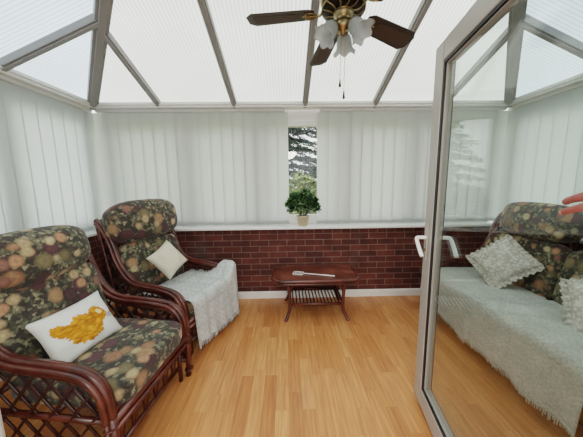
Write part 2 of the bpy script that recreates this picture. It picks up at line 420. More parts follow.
# roof: polycarbonate panels with rafters, hips and eaves beams as parts
T = YB-YF
zr = lambda t: HE+SL*t
cl, cr_ = (XL, YB, HE), (XR, YB, HE); hl, hr = (XL+Q*T, YF, zr(T)), (XR-Q*T, YF, zr(T))
up = .045
def lift(p, dx=0, dy=0): return (p[0]+dx, p[1]+dy, p[2]+up)
rf = MB()
oh = .16; lo = oh*SL
rf.add([(XL-oh, YB+oh, HE-lo+up), (XR+oh, YB+oh, HE-lo+up), lift(hr), lift(hl)], [(0, 1, 2, 3)], 0)
rf.add([(XL-oh, YB+oh, HE-lo+up), lift(hl), (XL-oh, YF, HE-lo+up)], [(0, 1, 2)], 1)
rf.add([(XR+oh, YB+oh, HE-lo+up), lift(hr), (XR+oh, YF, HE-lo+up)], [(0, 1, 2)], 1)
ceil = struct(rf.build('ceiling', [M['roof_back'], M['roof_side']], recalc=False))
def rafter(nm, a, c, w=.06, h=.055):
    a, c = Vector(a), Vector(c); m = MB()
    m.bar(a, c, w, h); off = Vector((0, 0, -.034)); m.bar(a+off, c+off, w*.55, .02)
    m.build(nm, M['rafter'], ceil, bevel=.005)
for k in range(-1, 2): rafter('rafter', (RX+k*RD, YB+.02, zr(-.02)+.01), (RX+k*RD, YF+.35 if k == 0 else YB-min(T, (min(RX+k*RD-XL, XR-RX-k*RD))/Q), zr(min(T-.35, (min(RX+k*RD-XL, XR-RX-k*RD))/Q))+.01))
for x, s in ((-1.43, -1), (1.85, 1)):
    t = (x-XL)/Q if s < 0 else (XR-x)/Q
    rafter('rafter', (x, YB+.02, zr(0)+.005), (x, YB-t, zr(t)+.01))
for s, x0 in ((1, XL), (-1, XR)):
    for y in (2.09, 1.25):
        t = YB-y
        rafter('rafter', (x0-s*.02, y, HE+.005), (x0+s*Q*t, y, zr(t)+.01), .062)
    rafter('hip_rafter', (x0-s*.02, YB+.02, HE-.005), (x0+s*Q*T, YF, zr(T)+.005), .10, .06)
eb = MB(); eb.box(XL-.02, XR+.02, YB-.02, YB+.10, HE-.035, HE+.012); eb.box(XL-.02, XR+.02, YB-.035, YB-.015, HE-.01, HE+.02)
eb.build('eaves_beam', M['upvc'], ceil, bevel=.004)
for s, x0 in ((1, XL), (-1, XR)):
    e = MB(); e.box(min(x0-s*.10, x0+s*.02), max(x0-s*.10, x0+s*.02), YF, YB, HE-.035, HE+.012)
    e.box(min(x0+s*.015, x0+s*.035), max(x0+s*.015, x0+s*.035), YF, YB, HE-.01, HE+.02)
    e.build('eaves_beam', M['upvc'], ceil, bevel=.004)

# ------------------------------------------------------------------ vertical blinds
def blind(label, p0, p1, n, mat, ang, seed, valance=False):
    """slats hang between plan points p0 -> p1 from a headrail"""
    rnd = random.Random(seed)
    p0, p1 = Vector((*p0, 0)), Vector((*p1, 0)); d = p1-p0; L = d.length; d.normalize()
    root = thing('vertical_blind', label, 'blind', (p0+p1)/2+Vector((0, 0, SILL+.03)), atan2(d.y, d.x), 'vertical blinds round the conservatory')
    zb = -.018; zt = HE-.075-(SILL+.03)
    hr_ = MB().box(-L/2+.03, L/2-.03, -.022, .022, zt+.005, zt+.04)
    hr_.build('headrail', M['headrail'], root, bevel=.004)
    if valance:
        MB().box(-L/2, L/2, -.075, -.070, zt-.19, zt+.04).build('valance', mat, root)
    sp = L/n; w = sp*1.08
    for k in range(n):
        a = ang+rnd.uniform(-1, 1)*(.03 if abs(ang) > .08 else .008); z0 = zb+rnd.uniform(0, .004)
        m = MB()
        def fn(u, v, a=a, z0=z0):
            s = (u-.5)*w; c = .0045*(1-(2*u-1)**2)
            tw = a+.02*(v-.5)
            return (s*cos(tw)-c*sin(tw), s*sin(tw)+c*cos(tw), z0+(zt-z0)*v)
        m.grid(4, 6, fn)
        for off in (-.003, .003):
            def fb(u, v, a=a, z0=z0, off=off):
                s = (u-.5)*w; c = .0045*(1-(2*u-1)**2)+off
                return (s*cos(a)-c*sin(a), s*sin(a)+c*cos(a), z0-.001+.042*v)
            m.grid(4, 1, fb)
        o = m.build('slat', mat, root, smooth=True, recalc=False)
        o.location = (-L/2+sp*(k+.5), 0, 0)
    m = MB(); m.tube([(-L/2+L*i/40, -.012, zb+.012-.006*(i % 2)) for i in range(41)], .0018, 4)
    m.build('bottom_chain', M['headrail'], root)
    return root
yv = YB+.045
blind('white vertical blind on back wall left of the plant gap', (XL-.032, yv), (.028, yv), 17, M['blind'], radians(10), 3)
blind('white vertical blind on back wall right of the plant gap', (.378, yv), (XR+.032, yv), 17, M['blind'], radians(-10), 4)
blind('pale vertical blind on the left wall behind the two armchairs', (XL-.045, YF+.05), (XL-.045, YB+.04), 20, M['blind_side'], radians(-1), 5)
blind('pale vertical blind on right wall behind the sofa', (XR+.045, YF+.05), (XR+.045, YB+.04), 20, M['blind_side'], radians(6), 6)

# ------------------------------------------------------------------ glazed door leaf (open) and frame
DX, DY, DPH, DW, DT, DZ0, DZ1 = .8477, 1.492, radians(-9.24), 1.17, .062, .03, 2.1725
dd = Vector((-sin(DPH), cos(DPH), 0))          # hinge -> free edge
hinge = Vector((DX, DY, 0))-dd*DW
sw = .105
def ring(m, x0, x1, z0, z1, w, y0, y1):
    m.box(x0, x0+w, y0, y1, z0, z1); m.box(x1-w, x1, y0, y1, z0, z1); m.box(x0+w, x1-w, y0, y1, z0, z0+w); m.box(x0+w, x1-w, y0, y1, z1-w, z1)
def door_leaf(name, label, hinge, dd, DW):
    """glazed leaf, local frame: origin at the hinge foot, +X to the free edge, visible face at y = 0"""
    door = bpy.data.objects.new(name, None); COL.objects.link(door)
    door.location = (hinge.x, hinge.y, 0); door.rotation_euler = (0, 0, atan2(dd.y, dd.x))
    struct(door, label)
    f = MB()
    f.box(DW-sw, DW, -DT, 0, DZ0, DZ1); f.box(0, sw, -DT, 0, DZ0, DZ1)
    f.box(sw, DW-sw, -DT, 0, DZ0, DZ0+sw+.01); f.box(sw, DW-sw, -DT, 0, DZ1-sw, DZ1)
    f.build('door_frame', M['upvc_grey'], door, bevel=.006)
    gx0, gx1, gz0, gz1 = sw, DW-sw, DZ0+sw+.01, DZ1-sw
    g = MB(); ring(g, gx0, gx1, gz0, gz1, .015, -DT+.004, -.004); g.build('gasket', M['black'], door)
    g = MB(); ring(g, gx0+.015, gx1-.015, gz0+.015, gz1-.015, .009, -DT+.012, -.012); g.build('glazing_bead', M['bead_shaded'], door, bevel=.003)
    for y in (-.022, -.040):
        g = MB(); g.add([(gx0+.02, y, gz0+.02), (gx1-.02, y, gz0+.02), (gx1-.02, y, gz1-.02), (gx0+.02, y, gz1-.02)], [(0, 1, 2, 3)])
        g.build('glass_pane', M['door_glass'], door)
    return door
door = door_leaf('door_1', 'open white glazed door leaf in front of the sofa', hinge, dd, DW)
door_leaf('door_2', 'closed narrow door leaf at the lower left edge', Vector((-1.10, YF, 0)), Vector((1, 0, 0)), .682)
HZ = 1.11; hx = DW-.052
for s, y0 in ((1, 0.), (-1, -DT)):
    h = MB(); h.box(hx-.014, hx+.014, min(y0, y0+s*.008), max(y0, y0+s*.008), HZ-.15, HZ+.085)
    h.build('handle_plate', M['upvc_grey'], door, bevel=.004)
    h = MB(); pts = spline([(hx, y0+s*.006, HZ), (hx, y0+s*.045, HZ), (hx-.010, y0+s*.062, HZ-.004), (hx-.045, y0+s*.064, HZ-.036), (hx-.10, y0+s*.060, HZ-.088)], 5)
    h.tube(pts, [.011]*len(pts), 10)
    h.build('door_handle', M['upvc'], door, smooth=True)
h = MB(); h.tube([(hx, .006, HZ-.075), (hx, .016, HZ-.075)], .009, 12); h.tube([(hx, .014, HZ-.075), (hx-.0, .03, HZ-.075)], .003, 6)
h.build('lock_cylinder', M['brass'], door)
jf = MB()
jf.box(OX0-.02, OX0+.05, YF-.16, YF+.01, 0, OZ); jf.box(OX1-.05, OX1+.02, YF-.16, YF+.01, 0, OZ); jf.box(OX0, OX1, YF-.16, YF+.01, OZ-.06, OZ+.02)
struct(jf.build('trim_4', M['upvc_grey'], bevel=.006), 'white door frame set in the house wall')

# ------------------------------------------------------------------ soft shapes
def pillow_fn(w, h, t, corner=.0, p=2.6, seed=0, crease=.0, flatz=None):
    """returns grid function (u,v,side)->Vector in local X (width) Y (height) Z (thickness)"""
    def fn(u, v, side):
        a, b = 2*u-1, 2*v-1
        e = (max(0, 1-abs(a)**p)*max(0, 1-abs(b)**p))**.5
        pin = 1-corner*(1-min(1, (1-abs(a))*3.))*(0)
        # sides pulled in between the corners
        x = a*w/2*(1-corner*(1-b*b)*abs(a)**3); y = b*h/2*(1-corner*(1-a*a)*abs(b)**3)
        z = side*t/2*e
        if crease:
            z += side*crease*e*noise.noise(Vector((a*2.2+seed, b*2.2, side*3.+seed)))
        return Vector((x, y, z))
    return fn
def soft(m, fn, n=18, mi=0, mat=None):
    for side in (1, -1):
        m.grid(n, n, lambda u, v: (mat @ fn(u, v, side)) if mat else fn(u, v, side), mi)
    return m
def weld(o, d=.0008):
    bm = bmesh.new(); bm.from_mesh(o.data); bmesh.ops.remove_doubles(bm, verts=bm.verts, dist=d)
    bmesh.ops.recalc_face_normals(bm, faces=bm.faces); bm.to_mesh(o.data); bm.free()
    for p in o.data.polygons: p.use_smooth = True
    return o
def cushion_box(cx, cy, cz, sx, sy, sz, r=.35, seed=0, puff=.02, rot=None, n=14):
    """rounded upholstered slab, centre (cx,cy,cz)"""
    bm = bmesh.new(); bmesh.ops.create_cube(bm, size=2.); bmesh.ops.subdivide_edges(bm, edges=bm.edges, cuts=n, use_grid_fill=True)
    R = Matrix.Identity(3) if rot is None else Euler(rot).to_matrix()
    e = 1/(r+.001)*2
    for v in bm.verts:
        p = v.co.copy(); 
        # superellipsoid projection for round edges
        k = (abs(p.x)**e+abs(p.y)**e+abs(p.z)**e)**(1/e)
        q = p/k
        q = Vector((q.x*sx/2, q.y*sy/2, q.z*sz/2))
        a, b_, c_ = p.x, p.y, p.z
        nz = noise.noise(Vector((q.x*5+seed, q.y*5, q.z*5)))
        pf = puff*(1-a*a*.9)*(1-b_*b_*.9) if sz <= sx and sz <= sy else puff*(1-b_*b_*.9)*(1-c_*c_*.9)
        dr = q.normalized()
        q = q+dr*(pf+nz*.008)
        v.co = R @ q+Vector((cx, cy, cz))
    me = bpy.data.meshes.new('c'); bm.to_mesh(me); bm.free()
    m = MB(); m.v = [tuple(v.co) for v in me.vertices]; m.f = [tuple(p.vertices) for p in me.polygons]; m.mi = [0]*len(m.f)
    bpy.data.meshes.remove(me)
    return m

# ------------------------------------------------------------------ cane suite (armchair / sofa)
ARM = [(-.90, 1.14), (-.81, 1.075), (-.745, .965), (-.685, .80), (-.61, .68), (-.50, .616), (-.265, .597), (-.10, .565), (-.02, .475), (0, .335)]
XO = .36
def arm_at():
    return [Vector((x+XO, 0, z)) for x, z in ARM]
def inpoly(x, z, poly):
    c = False; n = len(poly)
    for i in range(n):
        x0, z0 = poly[i]; x1, z1 = poly[(i+1) % n]
        if (z0 > z) != (z1 > z) and x < (x1-x0)*(z-z0)/(z1-z0)+x0: c = not c
    return c
def suite(root, W, ncush):
    H = W/2
    A = spline(arm_at(), 5)
    rear = spline([(XO-.90, 0, 1.14), (XO-.83, 0, .80), (XO-.76, 0, .42), (XO-.77, 0, .0)], 6)
    for s in (-1, 1):
        m = MB()
        pts = [p+Vector((0, s*H, 0)) for p in A]; m.tube(pts, .019, 10)
        nrm = []
        for i, p in enumerate(A):
            a, b_ = A[max(i-1, 0)], A[min(i+1, len(A)-1)]; t = (b_-a).normalized(); nrm.append(Vector((-t.z, 0, t.x)))
        m.tube([p+Vector((0, s*(H+.026), 0))-n*(.010) for p, n in zip(A, nrm)][2:], .015, 8)
        m.tube([p+Vector((0, s*(H-.028), 0))-n*(.012) for p, n in zip(A, nrm)][3:], .014, 8)
        k0 = len(A)//2-8
        m.tube([p+Vector((0, s*H, 0))-n*(.036+.02*sin(pi*i/max(1, len(A)-k0))) for i, (p, n) in enumerate(zip(A[k0:], nrm[k0:]))], .013, 8)
        m.build('armrest', M['cane'], root, smooth=True)
        m = MB(); m.tube([(XO, s*H, .345), (XO+.004, s*H, .2), (XO-.008, s*H, 0)], [.02, .019, .021], 10)
        m.tube([(XO-.012, s*(H+.022), .345), (XO-.01, s*(H+.022), .03)], .012, 8)
        for z in (.30, .05): m.tube([(XO-.03, s*(H+.01)+.034*cos(a), z) if False else (XO-.004+.026*cos(a), s*(H+.006)+.032*sin(a), z) for a in [2*pi*i/14 for i in range(14)]], .005, 5, closed=True)
        m.build('leg', M['cane'], root, smooth=True)
        m = MB(); m.tube([p+Vector((0, s*(H+.002), 0)) for p in rear], .018, 10)
        m.build('leg', M['cane'], root, smooth=True)
        # lattice of crossed canes filling the side
        poly = [(p.x, p.z) for p in A]+[(XO, .12), (XO-.765, .12)]+[(p.x, p.z) for p in reversed(rear) if p.z > .12]
        m = MB(); sp = .118
        for sg in (1, -1):
            for k in range(-16, 24):
                run = []
                for i in range(0, 260):
                    z = .1+i*.005; x = sg*(z*.85)+k*sp-.6
                    if inpoly(x, z, poly): run.append((x, z))
                    else:
                        if len(run) > 6: m.tube([(run[0][0], s*(H+.004*sg), run[0][1]), (run[-1][0], s*(H+.004*sg), run[-1][1])], .0075, 6)
                        run = []
        m.build('lattice_panel', M['cane_dark'], root, smooth=True)
        m = MB(); m.tube([(XO, s*H, .125), (XO-.765, s*H, .125)], .014, 8); m.tube([(XO-.0, s*(H-.004), .315), (XO-.76, s*(H-.004), .315)], .016, 8)
        m.build('side_rail', M['cane'], root, smooth=True)
    # seat frame
    m = MB()
    m.tube([(XO+.0, -H, .325), (XO+.0, H, .325)], .021, 10); m.tube([(XO+.012, -H, .285), (XO+.012, H, .285)], .014, 8)
    m.tube([(XO-.755, -H, .33), (XO-.755, H, .33)], .018, 8); m.tube([(XO-.35, -H, .30), (XO-.35, H, .30)], .016, 8)
    n = max(4, int(W/.16))
    for i in range(1, n): m.tube([(XO-.0, -H+W*i/n, .305), (XO-.755, -H+W*i/n, .312)], .010, 6)
    m.build('seat_frame', M['cane'], root, smooth=True)
    m = MB(); xf = XO-.035
    m.tube([(xf, -H+.06, .12), (xf, H-.06, .12)], .013, 8)
    npan = max(5, int(W/.105))
    for i in range(npan+1):
        y = -H+.06+(W-.12)*i/npan
        m.tube([(xf, y, .12), (xf, y, .30)], .008, 6)
        if i < npan:
            y2 = -H+.06+(W-.12)*(i+1)/npan
            m.tube([(xf+.004, y, .12), (xf+.004, y2, .30)], .006, 6)
    m.tube([(xf, -H+.06, .0), (xf, -H+.06, .30)], .015, 8); m.tube([(xf, H-.06, .0), (xf, H-.06, .30)], .015, 8)
    m.build('front_panel', M['cane'], root, smooth=True)
    m = MB()
    m.tube([(XO-.895, -H, 1.125), (XO-.90, 0, 1.135), (XO-.895, H, 1.125)], .017, 8); m.tube([(XO-.78, -H, .52), (XO-.78, H, .52)], .014, 8)
    nb = max(5, int(W/.12))
    for i in range(nb):
        y = -H+W*i/nb; y2 = -H+W*(i+1)/nb
        m.tube([(XO-.775, y, .50), (XO-.893, y2, 1.12)], .007, 6); m.tube([(XO-.77, y2, .50), (XO-.89, y, 1.12)], .007, 6)
    m.build('back_frame', M['cane_dark'], root, smooth=True)
    # upholstery
    Wi = W-.05; cw = Wi/ncush
    for k in range(ncush):
        cy = -Wi/2+cw*(k+.5)
        tilt = radians(-13)
        c = cushion_box(XO-.315, cy, .405, .69, cw-.004, .145, .28, seed=k*3, puff=.012); weld(c.build('seat_cushion', M['floral'], root))
        c = cushion_box(XO-.665, cy, .67, .16, cw-.004, .50, .34, seed=k*5+1, puff=.022, rot=(0, tilt, 0)); weld(c.build('back_cushion', M['floral'], root))
        c = cushion_box(XO-.735, cy+(0 if ncush == 1 else (.065 if k == 0 else .02)), 1.055 if ncush == 1 else 1.075, .25, cw-(.0 if ncush == 1 else .12), .32, .60 if ncush == 1 else .55, seed=k*7+2, puff=.02, rot=(0, tilt, 0)); weld(c.build('headrest_cushion', M['floral'], root))
    return root

ch1 = thing('armchair', 'dark cane armchair nearest the camera on the left, bare floral seat with orange-print cushion', 'armchair', group='cane armchairs on the left')
suite(ch1, .68, 1)
def place(o, front, rz):
    o.rotation_euler = (0, 0, rz); o.location = (front[0]-XO*cos(rz), front[1]-XO*sin(rz), 0)
place(ch1, (-.80, 1.395), radians(-7.3))
ch2 = dup(ch1)
for c_ in bpy.data.objects:
    if c_.name.startswith('headrest_cushion') and c_.parent == ch2: c_.location.z = -.165; c_.scale = (1, 1.18, 1.2)
    elif c_.name.startswith('headrest_cushion') and c_.parent == ch1: c_.location.z = -.03
ch2['label'] = 'dark cane armchair in the back left corner with grey-white throw over its seat'
R2 = radians(-19)
place(ch2, (-.60-.335*(-sin(R2)), 2.54-.335*cos(R2)), R2)
sofa = thing('sofa', 'two seat cane sofa with floral back cushions along the right wall behind the door glass', 'sofa')
SW = 1.60
suite(sofa, SW, 2)
place(sofa, (1.55, 1.86), radians(180))

# ------------------------------------------------------------------ throws
def throw(name, label, mat, W0, W1, depth, drop, hem, seed, top, parent_xf, creases=(), lift_far=0., nu=70, nv=56, front=.035):
    """cloth lying on a seat (local frame of the suite) and hanging over its front. u across, v from back to hem"""
    Ltot = depth+drop
    def fn(u, v):
        d = v*Ltot
        wob = .012*noise.noise(Vector((u*9+seed, v*3, seed)))
        y = W0+(W1-W0)*u
        hm = hem(u)
        if d <= depth-.05:
            x = XO+front-depth+d; z = top-.012*(1-d/depth)
        elif d <= depth+.05:
            a = (d-(depth-.05))/.1*pi/2; r = .064
            x = XO+front-.05+r*sin(a)*.9; z = top-r+r*cos(a)
        else:
            k = (d-depth-.05)/(drop-.05); z = top-.064-k*(drop-.05)*hm
            x = XO+front+.008+.02*k*(.5+sin(u*pi*2*5.3+seed+2*noise.noise(Vector((u*4, seed, 0))))*.5)+.012*k
        for (cu, dep) in creases:
            z -= dep*math.exp(-((u-cu)/.012)**2)*(1 if d < depth else .3)
            if d > depth: x -= dep*.8*math.exp(-((u-cu)/.02)**2)
        if lift_far: 
            q = min(1, max(0, (u-.76)/.2)); q = q*q*(3-2*q); fk = min(1, max(0, (d-depth*.45)/(.3*depth)))
            z += lift_far*q*fk*(1 if d < depth+.05 else max(0, 1-(d-depth)/drop))
        z += .006*noise.noise(Vector((u*12, v*12, seed)))*(1 if d < depth else 0)
        return Vector((x, y+wob*.4, z))
    m = MB(); Wd = abs(W1-W0)
    m.grid(nu, nv, fn, 0, lambda u, v: (u*Wd, v*Ltot))
    uv = m.uv
    # fringe along the hem
    for i in range(int(Wd/.011)):
        u = (i+.5)/int(Wd/.011); p = fn(u, 1.)
        rr = random.Random(i+seed*100); l = .03+rr.random()*.022; dx = rr.uniform(-.006, .006); w = .0042
        m.add([p+Vector((.001, -w, .004)), p+Vector((.001, w, .004)), p+Vector((.002+dx*.3, w*.6+dx, -l)), p+Vector((.002+dx*.3, -w*.6+dx, -l))], [(0, 1, 2, 3)])
        uv += [(u*Wd, Ltot)]*2+[(u*Wd, Ltot+.03)]*2
    m.uv = uv
    o = m.build(name, mat, smooth=True, recalc=False, solid=.004)
    o.location = parent_xf.location; o.rotation_euler = parent_xf.rotation_euler
    return o
o = throw('throw_blanket', '', M['throw_grey'], -.30, .375, .56, .40, lambda u: .93+.07*u, 2, .50, ch2, lift_far=.135)
tag(o, 'grey-white woven throw over the seat of the corner armchair', 'throw')
def hemf(u):  # local +Y of the sofa is towards the camera (u=1)
    return .46+.26*min(1, u*3.)+.09*u+.03*sin(u*17)
o = throw('throw_blanket', '', M['throw_white'], -SW/2+.03, SW/2-.03, .60, .43, hemf, 5, .50, sofa, creases=((.5, .016),), nu=120)
tag(o, 'long white crochet throw with ragged hem covering the sofa seat', 'throw')

# ------------------------------------------------------------------ scatter cushions
def frame_from(c, xdir, ydir):
    x = Vector(xdir).normalized(); z = x.cross(Vector(ydir)).normalized(); y = z.cross(x)
    return Matrix(((x.x, y.x, z.x, c[0]), (x.y, y.y, z.y, c[1]), (x.z, y.z, z.z, c[2]), (0, 0, 0, 1)))
def scatter(name, label, mat, w, h, t, mw, seed, frill=None, corner=.10, group=None):
    m = MB(); fn = pillow_fn(w, h, t, corner, 2.4, seed, .02)
    soft(m, fn, 22)
    o = weld(m.build(name, mat)); o.matrix_world = mw
    tag(o, label, 'cushion', group)
    if frill:
        m = MB(); N = 200
        per = []
        for i in range(N):
            s = i/N*4; k = int(s); f_ = s-k
            u, v = ((f_, 0), (1, f_), (1-f_, 1), (0, 1-f_))[k]
            per.append((fn(u, v, 1), (u-.5, v-.5)))
        vs = []
        for i, (p, dv) in enumerate(per):
            n2 = Vector((dv[0], dv[1], 0)); mx = max(abs(n2.x), abs(n2.y)); n2 = n2/mx
            n2 = Vector((max(-1, min(1, n2.x)), max(-1, min(1, n2.y)), 0)); n2 = Vector((n2.x**3, n2.y**3, 0)).normalized()
            for j, q in enumerate((-.012, frill*.5, frill)):
                vs.append(p+n2*q+Vector((0, 0, (.014*j)*sin(i*2*pi*34/N)*.6+.003*j*noise.noise(Vector((i*.7, j, seed))))))
        fs = [(i*3+j, ((i+1) % N)*3+j, ((i+1) % N)*3+j+1, i*3+j+1) for i in range(N) for j in range(2)]
        m.add(vs, fs); m.build('frill', mat, o, smooth=True, recalc=False)
    return o

def loc2w(root, v):
    return Euler(root.rotation_euler).to_matrix() @ Vector(v)+Vector(root.location)
def dir2w(root, v): return Euler(root.rotation_euler).to_matrix() @ Vector(v)
# armchair 1 cushion with orange print: leaning on the back cushion, rolled over
def lean(root, c, yaw, tiltb, roll, ):
    """cushion frame: face normal = root +X turned by yaw about Z, tilted back; roll about the normal"""
    n = Vector((cos(yaw)*cos(tiltb), sin(yaw)*cos(tiltb), sin(tiltb))); side = Vector((-sin(yaw), cos(yaw), 0)); upv = n.cross(side)
    x = side*cos(roll)+upv*sin(roll); y = -side*sin(roll)+upv*cos(roll)
    return frame_from(loc2w(root, c), dir2w(root, x), dir2w(root, y))
P1 = scatter('cushion', 'white cushion with fuzzy orange animal print on the near armchair', M['white_cotton'], .405, .31, .13,
             lean(ch1, (XO-.44, -.045, .605), radians(-8), radians(32), radians(3)), 3)
def on_pillow(fn, a, b, off=.0025):
    p = fn((a+1)/2, (b+1)/2, 1); return p+Vector((0, 0, off))
fnp = pillow_fn(.405, .31, .13, .10, 2.4, 3, .02)
def blob_outline(n, f): return [f(2*pi*i/n) for i in range(n)]
def motif(cx, cy, rx, ry, rot, name, mat, spike, off, n=72, rings=7):
    m = MB(); rr = random.Random(int(cx*100)+n)
    jag = [1+spike*(rr.random()-.5)*2 for _ in range(n)]
    vs = [on_pillow(fnp, cx, cy, off)]; fs = []
    for k in range(1, rings+1):
        for i in range(n):
            a = 2*pi*i/n; r = k/rings*(1 if k < rings else jag[i])
            x, y = rx*r*cos(a), ry*r*sin(a)
            vs.append(on_pillow(fnp, cx+x*cos(rot)-y*sin(rot), cy+x*sin(rot)+y*cos(rot), off))
    for i in range(n): fs.append((0, 1+i, 1+(i+1) % n))
    for k in range(rings-1):
        for i in range(n): fs.append((1+k*n+i, 1+(k+1)*n+i, 1+(k+1)*n+(i+1) % n, 1+k*n+(i+1) % n))
    m.add(vs, fs); return m.build(name, mat, P1, smooth=True)
motif(-.05, -.12, .50, .54, .12, 'orange_print', M['orange'], .12, .0022)
motif(-.58, .16, .17, .30, .5, 'orange_print', M['orange'], .16, .0030)
motif(.42, .12, .20, .34, .2, 'orange_print', M['orange'], .12, .0030)
motif(.46, .18, .07, .12, .2, 'cream_print', M['cream_print'], .1, .0042, 24, 3)
sg = MB()
for j in range(2):
    for i in range(6):
        a = on_pillow(fnp, .62+i*.035, -.12-.10*j+.03*(i % 2), .003); b_ = on_pillow(fnp, .64+i*.035, -.04-.10*j-.03*(i % 2), .003)
        sg.tube([a, b_], .0012, 4)
sg.build('grey_print', M['grey_print'], P1)
scatter('cushion', 'plain cream cushion standing on a corner on the corner armchair', M['cream_cloth'], .30, .30, .13,
        lean(ch2, (XO-.475, -.005, .72), radians(-10), radians(30), radians(26)), 6)
scatter('cushion', 'frilled lace cushion at the far end of the sofa', M['lace'], .36, .36, .14,
        lean(sofa, (XO-.43, -.32, .70), radians(30), radians(36), radians(50)), 9, frill=.04, group='lace cushions on the sofa')
scatter('cushion', 'frilled lace cushion cut by the right edge, in the middle of the sofa', M['lace'], .36, .36, .14,
        lean(sofa, (XO-.42, .47, .65), radians(15), radians(34), radians(24)), 12, frill=.04, group='lace cushions on the sofa')

# ------------------------------------------------------------------ coffee table
tb = thing('coffee_table', 'low dark cane coffee table with slatted shelf by the brick wall', 'coffee table', (.305, 2.68, 0))
def rrect(a, b_, r, n=8, bow=0.):
    pts = []
    for cx, cy, a0 in ((a-r, b_-r, 0), (-a+r, b_-r, pi/2), (-a+r, -b_+r, pi), (a-r, -b_+r, 1.5*pi)):
        for i in range(n+1):
            t = a0+pi/2*i/n; pts.append((cx+r*cos(t), cy+r*sin(t)))
    return pts
m = MB(); m.prism(rrect(.445, .235, .11), .425, .45); m.build('table_top', M['leather'], tb, bevel=.006)
m = MB(); ov = rrect(.452, .242, .12, 8)
m.tube([(x, y, .438) for x, y in ov], .019, 10, closed=True); m.tube([(x*.985, y*.975, .405) for x, y in ov], .013, 8, closed=True)
m.build('table_rim', M['cane'], tb, smooth=True)
for sx in (-1, 1):
    for sy in (-1, 1):
        m = MB()
        m.tube([(sx*(.332+.12*cos(a_)), sy*(.122+.12*sin(a_)), .438) for a_ in [radians(12+6.6*q_) for q_ in range(11)]], .0205, 10)
        for k in range(5):
            a = radians(18+13.5*k); p = Vector((sx*(.332+.12*cos(a)), sy*(.122+.12*sin(a)), .438))
            nrm = Vector((sx*cos(a), sy*sin(a), 0))
            m.tube([p+nrm*.022*cos(t)+Vector((0, 0, .022*sin(t))) for t in [2*pi*i/12 for i in range(12)]], .0045, 5, closed=True)
        m.build('rim_binding', M['cane'], tb, smooth=True)
for sx in (-1, 1):
    for sy in (-1, 1):
        m = MB(); pts = spline([(sx*.30, sy*.19, .43), (sx*.285, sy*.195, .25), (sx*.285, sy*.20, .12), (sx*.315, sy*.225, .03), (sx*.335, sy*.245, 0)], 5)
        m.tube(pts, .017, 10); m.build('leg', M['cane'], tb, smooth=True)
m = MB()
for sy in (-1, 1):
    m.tube([(-.29, sy*.195, .17), (.29, sy*.195, .17)], .014, 8)
for sx in (-1, 1): m.tube([(sx*.285, -.2, .17), (sx*.285, .2, .17)], .014, 8)
m.build('shelf_frame', M['cane'], tb, smooth=True)
m = MB()
for i in range(1, 15): m.tube([(-.285+.57*i/15, -.2, .172), (-.285+.57*i/15, .2, .172)], .0075, 6)
m.build('shelf_slats', M['cane_dark'], tb, smooth=True)
m = MB()
for sy in (-1, 1):
    m.tube(spline([(-.285, sy*.197, .27), (-.255, sy*.197, .36), (-.17, sy*.197, .392), (.17, sy*.197, .392), (.255, sy*.197, .36), (.285, sy*.197, .27)], 5), .010, 8)
for sx in (-1, 1):
    m.tube(spline([(sx*.287, -.197, .27), (sx*.287, -.14, .37), (sx*.287, .14, .37), (sx*.287, .197, .27)], 5), .010, 8)
m.build('arched_brace', M['cane'], tb, smooth=True)

# fly swatter on the table
fs_ = thing('fly_swatter', 'white plastic fly swatter lying on the coffee table', 'fly swatter', (.12, 2.64, .452), radians(-17))
m = MB(); hw, hl_ = .045, .055
m.tube([(x, y, .004) for x, y in rrect(hl_, hw, .014, 4)], .004, 6, closed=True)
for i in range(1, 4): m.box(-hl_+2*hl_*i/4-.0024, -hl_+2*hl_*i/4+.0024, -hw, hw, .0015, .005)
for i in range(1, 3): m.box(-hl_, hl_, -hw+2*hw*i/3-.0024, -hw+2*hw*i/3+.0024, .0015, .005)
m.build('swatter_head', M['swatter'], fs_)
m = MB(); m.tube(spline([(hl_, 0, .006), (.12, 0, .007), (.25, .0, .007), (.40, 0, .007)], 4), [.006]*9+[.008]*4, 8)
m.build('swatter_handle', M['swatter'], fs_, smooth=True)

# ------------------------------------------------------------------ potted plant
pp = thing('potted_plant', 'bushy green plant in a cream pot on the window sill', 'potted plant', (.198, YB-.008, SILL))
m = MB(); m.lathe([(.0, .0), (.052, .0), (.056, .008), (.072, .105), (.078, .108), (.079, .128), (.071, .13), (.069, .115), (0, .112)], seg=28)
m.build('pot', M['pot'], pp, smooth=True)
m = MB(); m.lathe([(.069, .112), (.03, .118), (0, .12)], seg=20); m.build('soil', M['soil'], pp, smooth=True)
m = MB(); rr = random.Random(11); leaves = MB()
def leaf(mb, p, d, n, L, w):
    d = d.normalized(); s = d.cross(n).normalized(); n = s.cross(d)
    pr = [(0, .0, 0), (.3, .5, .05), (.62, .42, .03), (1, 0, -.10)]
    v = [p]+[p+d*L*.33+s*w*.5+n*L*.04, p+d*L*.66+s*w*.42, p+d*L-n*L*.15, p+d*L*.66-s*w*.42, p+d*L*.33-s*w*.5+n*L*.04, p+d*L*.5-n*L*.05]
    mb.add(v, [(0, 1, 6), (1, 2, 6), (2, 3, 6), (3, 4, 6), (4, 5, 6), (5, 0, 6)])
for i in range(26):
    a = rr.uniform(0, 2*pi); e = rr.uniform(.15, 1.35); L = rr.uniform(.16, .27)
    d = Vector((cos(a)*cos(e)*.72, sin(a)*cos(e)*.55, sin(e)))
    p0 = Vector((.03*cos(a), .03*sin(a), .115)); p1 = p0+d*L+Vector((0, 0, -.03*(1-e)))
    pth = spline([p0, p0+d*L*.5+Vector((0, 0, .025)), p1], 4); m.tube(pth, .0022, 5)
